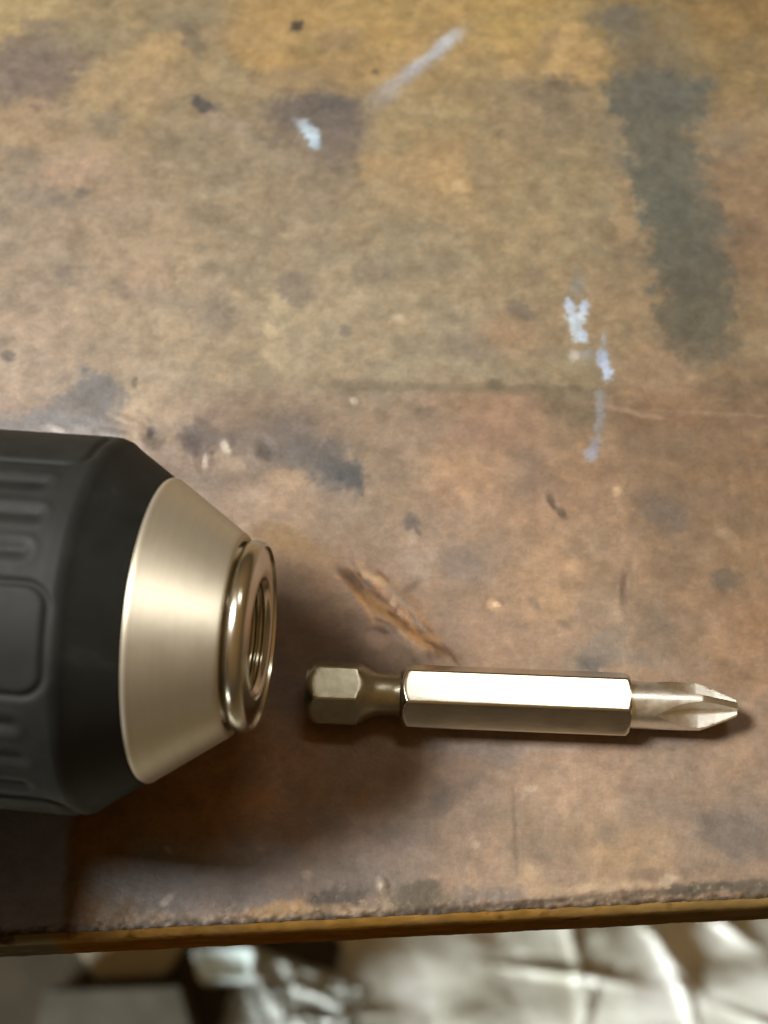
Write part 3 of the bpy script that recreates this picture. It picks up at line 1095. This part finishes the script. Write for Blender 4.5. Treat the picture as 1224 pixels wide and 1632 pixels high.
def loft(name, secs, mat, parent, n=48, p_=.6):
    """secs: list of (centre xyz, half-size vectors a, b) in mm; superellipse sections"""
    ph = np.linspace(0, 2 * np.pi, n, endpoint=False)
    ce, se = np.sign(np.cos(ph)) * np.abs(np.cos(ph)) ** p_, np.sign(np.sin(ph)) * np.abs(np.sin(ph)) ** p_
    rows = [np.tile(secs[0][0], (n, 1))]
    for c_, a_, b_ in secs:
        rows.append(np.array(c_)[None] + ce[:, None] * np.array(a_)[None] + se[:, None] * np.array(b_)[None])
    rows.append(np.tile(secs[-1][0], (n, 1)))
    return obj(name, grid_mesh(name, np.array(rows, float) * MM, wrap=True), mat, parent, 45)


# gear housing bulges toward the grip, unseen bulk sized to shade the lower left; grip hangs over the front edge
loft("unseen_gear_housing", [((u, -17 - dy, 5), (0, w, 0), (0, 0, h)) for u, dy, w, h in
                      [(-29.8, 0, 35, 22), (-30.4, 0, 37, 24), (-33, 0, 38, 25.0), (-48, 0, 39, 25), (-60, -1, 38, 25), (-72, -3, 36, 24), (-84, -6, 31, 23)]], M_BODY, drill, 48, .4)
lathe("motor_housing", [(u * MM, r * MM) for u, r in [(-84.2, 8), (-84.4, 19), (-86, 20.0), (-110, 20.0), (-140, 19.6), (-150, 18), (-155, 13), (-156, .02)]], 96, M_BODY, drill, 40)
loft("handle", [((-66 - 12 * t, -50 - 88 * t, 1.5), (17 - 3 * math.sin(t * math.pi), 0, 0), (0, 0, 16 - 1.5 * math.sin(t * math.pi))) for t in np.linspace(0, 1, 10)], M_BODY, drill)

# ------------------------------------------------------------------ floor and things under the bench
ZF = -0.85
m, nt, p, ns, ls = mat_new("scuffed_concrete")
tcn = ns.new("ShaderNodeTexCoord")
a = noise_node(ns, ls, 9, 6, 0.6, 0.6, tcn.outputs["Object"])
b = noise_node(ns, ls, 45, 5, 0.65, 0.5, tcn.outputs["Object"])
mx = ns.new("ShaderNodeMath"); mx.operation = 'ADD'
ls.new(a.outputs["Fac"], mx.inputs[0]); ls.new(b.outputs["Fac"], mx.inputs[1])
mh = ns.new("ShaderNodeMath"); mh.operation = 'MULTIPLY'; mh.inputs[1].default_value = .5
ls.new(mx.outputs[0], mh.inputs[0])
r = ramp(ns, ls, mh.outputs[0], [(0.32, (.24, .22, .15)), (0.5, (.44, .42, .33)), (0.66, (.70, .72, .64))])
ls.new(r.outputs[0], p.inputs["Base Color"])
p.inputs["Roughness"].default_value = .35
bump(ns, ls, mh.outputs[0], .004, .5, p)
bm = bmesh.new()
v = [bm.verts.new(c_) for c_ in ((-4, -4, ZF), (4, -4, ZF), (4, 4, ZF), (-4, 4, ZF))]
bm.faces.new(v)
fl = obj("floor", bm_mesh("floor", bm), m)
tag(fl, kind="structure")

# crumpled clear grey plastic sheet on the floor
def sheet(name, cx, cy, w, d, amp, seed, rot, mat, res=170):
    u = np.linspace(-.5, .5, res)
    U, V = np.meshgrid(u, u, indexing='ij')
    wob = fbm(U * 5, V * 5, seed, 3) * .07
    X = U * w * (1 + wob); Y = V * d * (1 + np.roll(wob, 9, 0))
    rg_ = random.Random(seed)
    dx_ = fbm(U * 3, V * 3, seed + 3, 3) * .05; dy_ = fbm(U * 3, V * 3, seed + 4, 3) * .05
    Z = amp * .5 * (1 + fbm(U * w / .2, V * d / .2, seed + 5, 3))
    for k in range(11):          # straight-sided folds at many angles
        a_ = rg_.uniform(0, math.pi); f_ = rg_.uniform(2.2, 9.0)
        t_ = (U + dx_) * w / .5 * math.cos(a_) + (V + dy_) * d / .35 * math.sin(a_)
        tri = np.abs(((t_ * f_ + rg_.random()) % 1) - .5) * 2
        Z = Z + amp * 1.1 / f_ * tri * np.clip(.5 + fbm(U * 4, V * 4, seed + 50 + k, 2) * 1.6, 0, 1)
    Xq, Yq = U * w, V * d
    for k in range(60):          # short sharp pleats
        cx_, cy_ = rg_.uniform(-.5, .5) * w, rg_.uniform(-.5, .5) * d
        a_, ln, wd, hh = rg_.uniform(0, math.pi), rg_.uniform(.012, .04), rg_.uniform(.003, .006), rg_.uniform(.2, .5) * amp
        pu = (Xq - cx_) * math.cos(a_) + (Yq - cy_) * math.sin(a_) + dx_ * .3; pv = -(Xq - cx_) * math.sin(a_) + (Yq - cy_) * math.cos(a_)
        Z = Z + hh * np.exp(-(pu / ln) ** 2) * np.maximum(0, 1 - np.abs(pv) / wd)
    Z = Z + .002
    Z *= np.clip((.5 - np.maximum(np.abs(U), np.abs(V))) * 12, .12, 1)
    o = obj(name, grid_mesh(name, np.stack([X, Y, Z], -1)), mat, None, 0)
    o.location = (cx, cy, ZF)
    o.rotation_euler = (0, 0, rot)
    return o


m, nt, p, ns, ls = mat_new("grey_film")
tcn = ns.new("ShaderNodeTexCoord")
n = noise_node(ns, ls, 14, 5, .6, .5, tcn.outputs["Object"])
r = ramp(ns, ls, n.outputs["Fac"], [(.3, (.46, .46, .38)), (.5, (.66, .68, .62)), (.68, (.93, .97, .95))])
ls.new(r.outputs[0], p.inputs["Base Color"])
p.inputs["Roughness"].default_value = .28
p.inputs["Specular IOR Level"].default_value = .9
n = noise_node(ns, ls, 60, 4, .6, .8, tcn.outputs["Object"])
bump(ns, ls, n.outputs["Fac"], .0025, .5, p)
q = at(800, 1610, ZF)
tag(sheet("plastic_sheet", q.x, q.y, .60, .36, .014, 7, .25, m, 260),
    "crumpled glossy grey plastic sheet on the floor below the bench edge", "plastic sheet")


def slab(name, pts, z0, z1, mat, bev=.003):
    """prism over a list of photo-plane corners given as world xy"""
    bm = bmesh.new()
    c = sum((Vector(p) for p in pts), Vector((0, 0))) / len(pts)
    lo = [bm.verts.new((p[0] - c.x, p[1] - c.y, z0)) for p in pts]
    hi = [bm.verts.new((p[0] - c.x, p[1] - c.y, z1)) for p in pts]
    n = len(pts)
    bm.faces.new(lo[::-1]); bm.faces.new(hi)
    for i in range(n): bm.faces.new((lo[i], lo[(i + 1) % n], hi[(i + 1) % n], hi[i]))
    bmesh.ops.recalc_face_normals(bm, faces=bm.faces)
    bmesh.ops.bevel(bm, geom=list(bm.edges), offset=bev, segments=2, affect='EDGES')
    o = obj(name, bm_mesh(name, bm), mat, None, 30)
    o.location = (c.x, c.y, ZF)
    return o


def fpts(lst, z): return [at(x, y, z).xy for x, y in lst]


tag(slab("shade_panel", fpts([(-260, 1500), (545, 1490), (520, 1600), (430, 1800), (-260, 1800)], ZF + .06), .001, .06,  # dark slab stands in for bench shade as well as a dark object
         simple("dark_shade_board", (.045, .035, .02), .7, 0, 30, .35, .001)),
    "dark brown panel standing for the shade and a dark object below the left end of the bench edge", "panel")
tag(slab("grey_box", fpts([(70, 1572), (290, 1565), (330, 1700), (40, 1720)], ZF + .09), .0605, .09,
         simple("grey_card", (.085, .08, .06), .7, 0, 40, .3, .001)),
    "dull grey flat box on the dark shade panel at the lower left", "box")
tag(slab("paper_strip", fpts([(118, 1500), (300, 1500), (262, 1556), (150, 1561)], ZF + .068), .0605, .068,
         simple("off_white_card", (.40, .38, .30), .7, 0, 60, .1, .0005), .002),
    "off-white card strip peeking out under the bench edge, left of the pale blue tray", "card")
tray = empty("plastic_tray", (0, 0, 0))
corners = fpts([(303, 1512), (410, 1508), (404, 1562), (318, 1566)], ZF + .08)
tc_ = sum(corners, Vector((0, 0))) / 4
tray.location = (tc_.x, tc_.y, ZF + .0605)
tag(tray, "small pale blue glossy plastic tray seen just under the bench edge", "tray")
M_TRAY = simple("pale_blue_plastic", (.82, .95, .99), .18, 0, 60, .06, .0003)
bm = bmesh.new()
rel = [p_ - tc_ for p_ in corners]
inn = [p_ * .74 for p_ in rel]
bo = [bm.verts.new((p_.x, p_.y, 0)) for p_ in rel]; to = [bm.verts.new((p_.x, p_.y, .02)) for p_ in rel]
ti = [bm.verts.new((p_.x, p_.y, .02)) for p_ in inn]; bi = [bm.verts.new((p_.x, p_.y, .015)) for p_ in inn]
bm.faces.new(bo[::-1]); bm.faces.new(bi)
for i in range(4):
    j = (i + 1) % 4
    bm.faces.new((bo[i], bo[j], to[j], to[i])); bm.faces.new((to[i], to[j], ti[j], ti[i])); bm.faces.new((ti[i], ti[j], bi[j], bi[i]))
bmesh.ops.recalc_face_normals(bm, faces=bm.faces)
bmesh.ops.bevel(bm, geom=list(bm.edges), offset=.0018, segments=3, affect='EDGES')
obj("tray_body", bm_mesh("tray_body", bm), M_TRAY, tray, 30)
q = at(470, 1615, ZF + .06)
M_FILM2 = simple("milky_film", (.42, .46, .45), .25, 0, 30, .25, .002)
o = sheet("plastic_bag", q.x, q.y, .085, .06, .006, 31, -.3, M_FILM2, 80)
o.location.z = ZF + .0605
tag(o, "milky crumpled plastic bag on the dark shade panel, below right of the pale blue tray", "plastic bag")
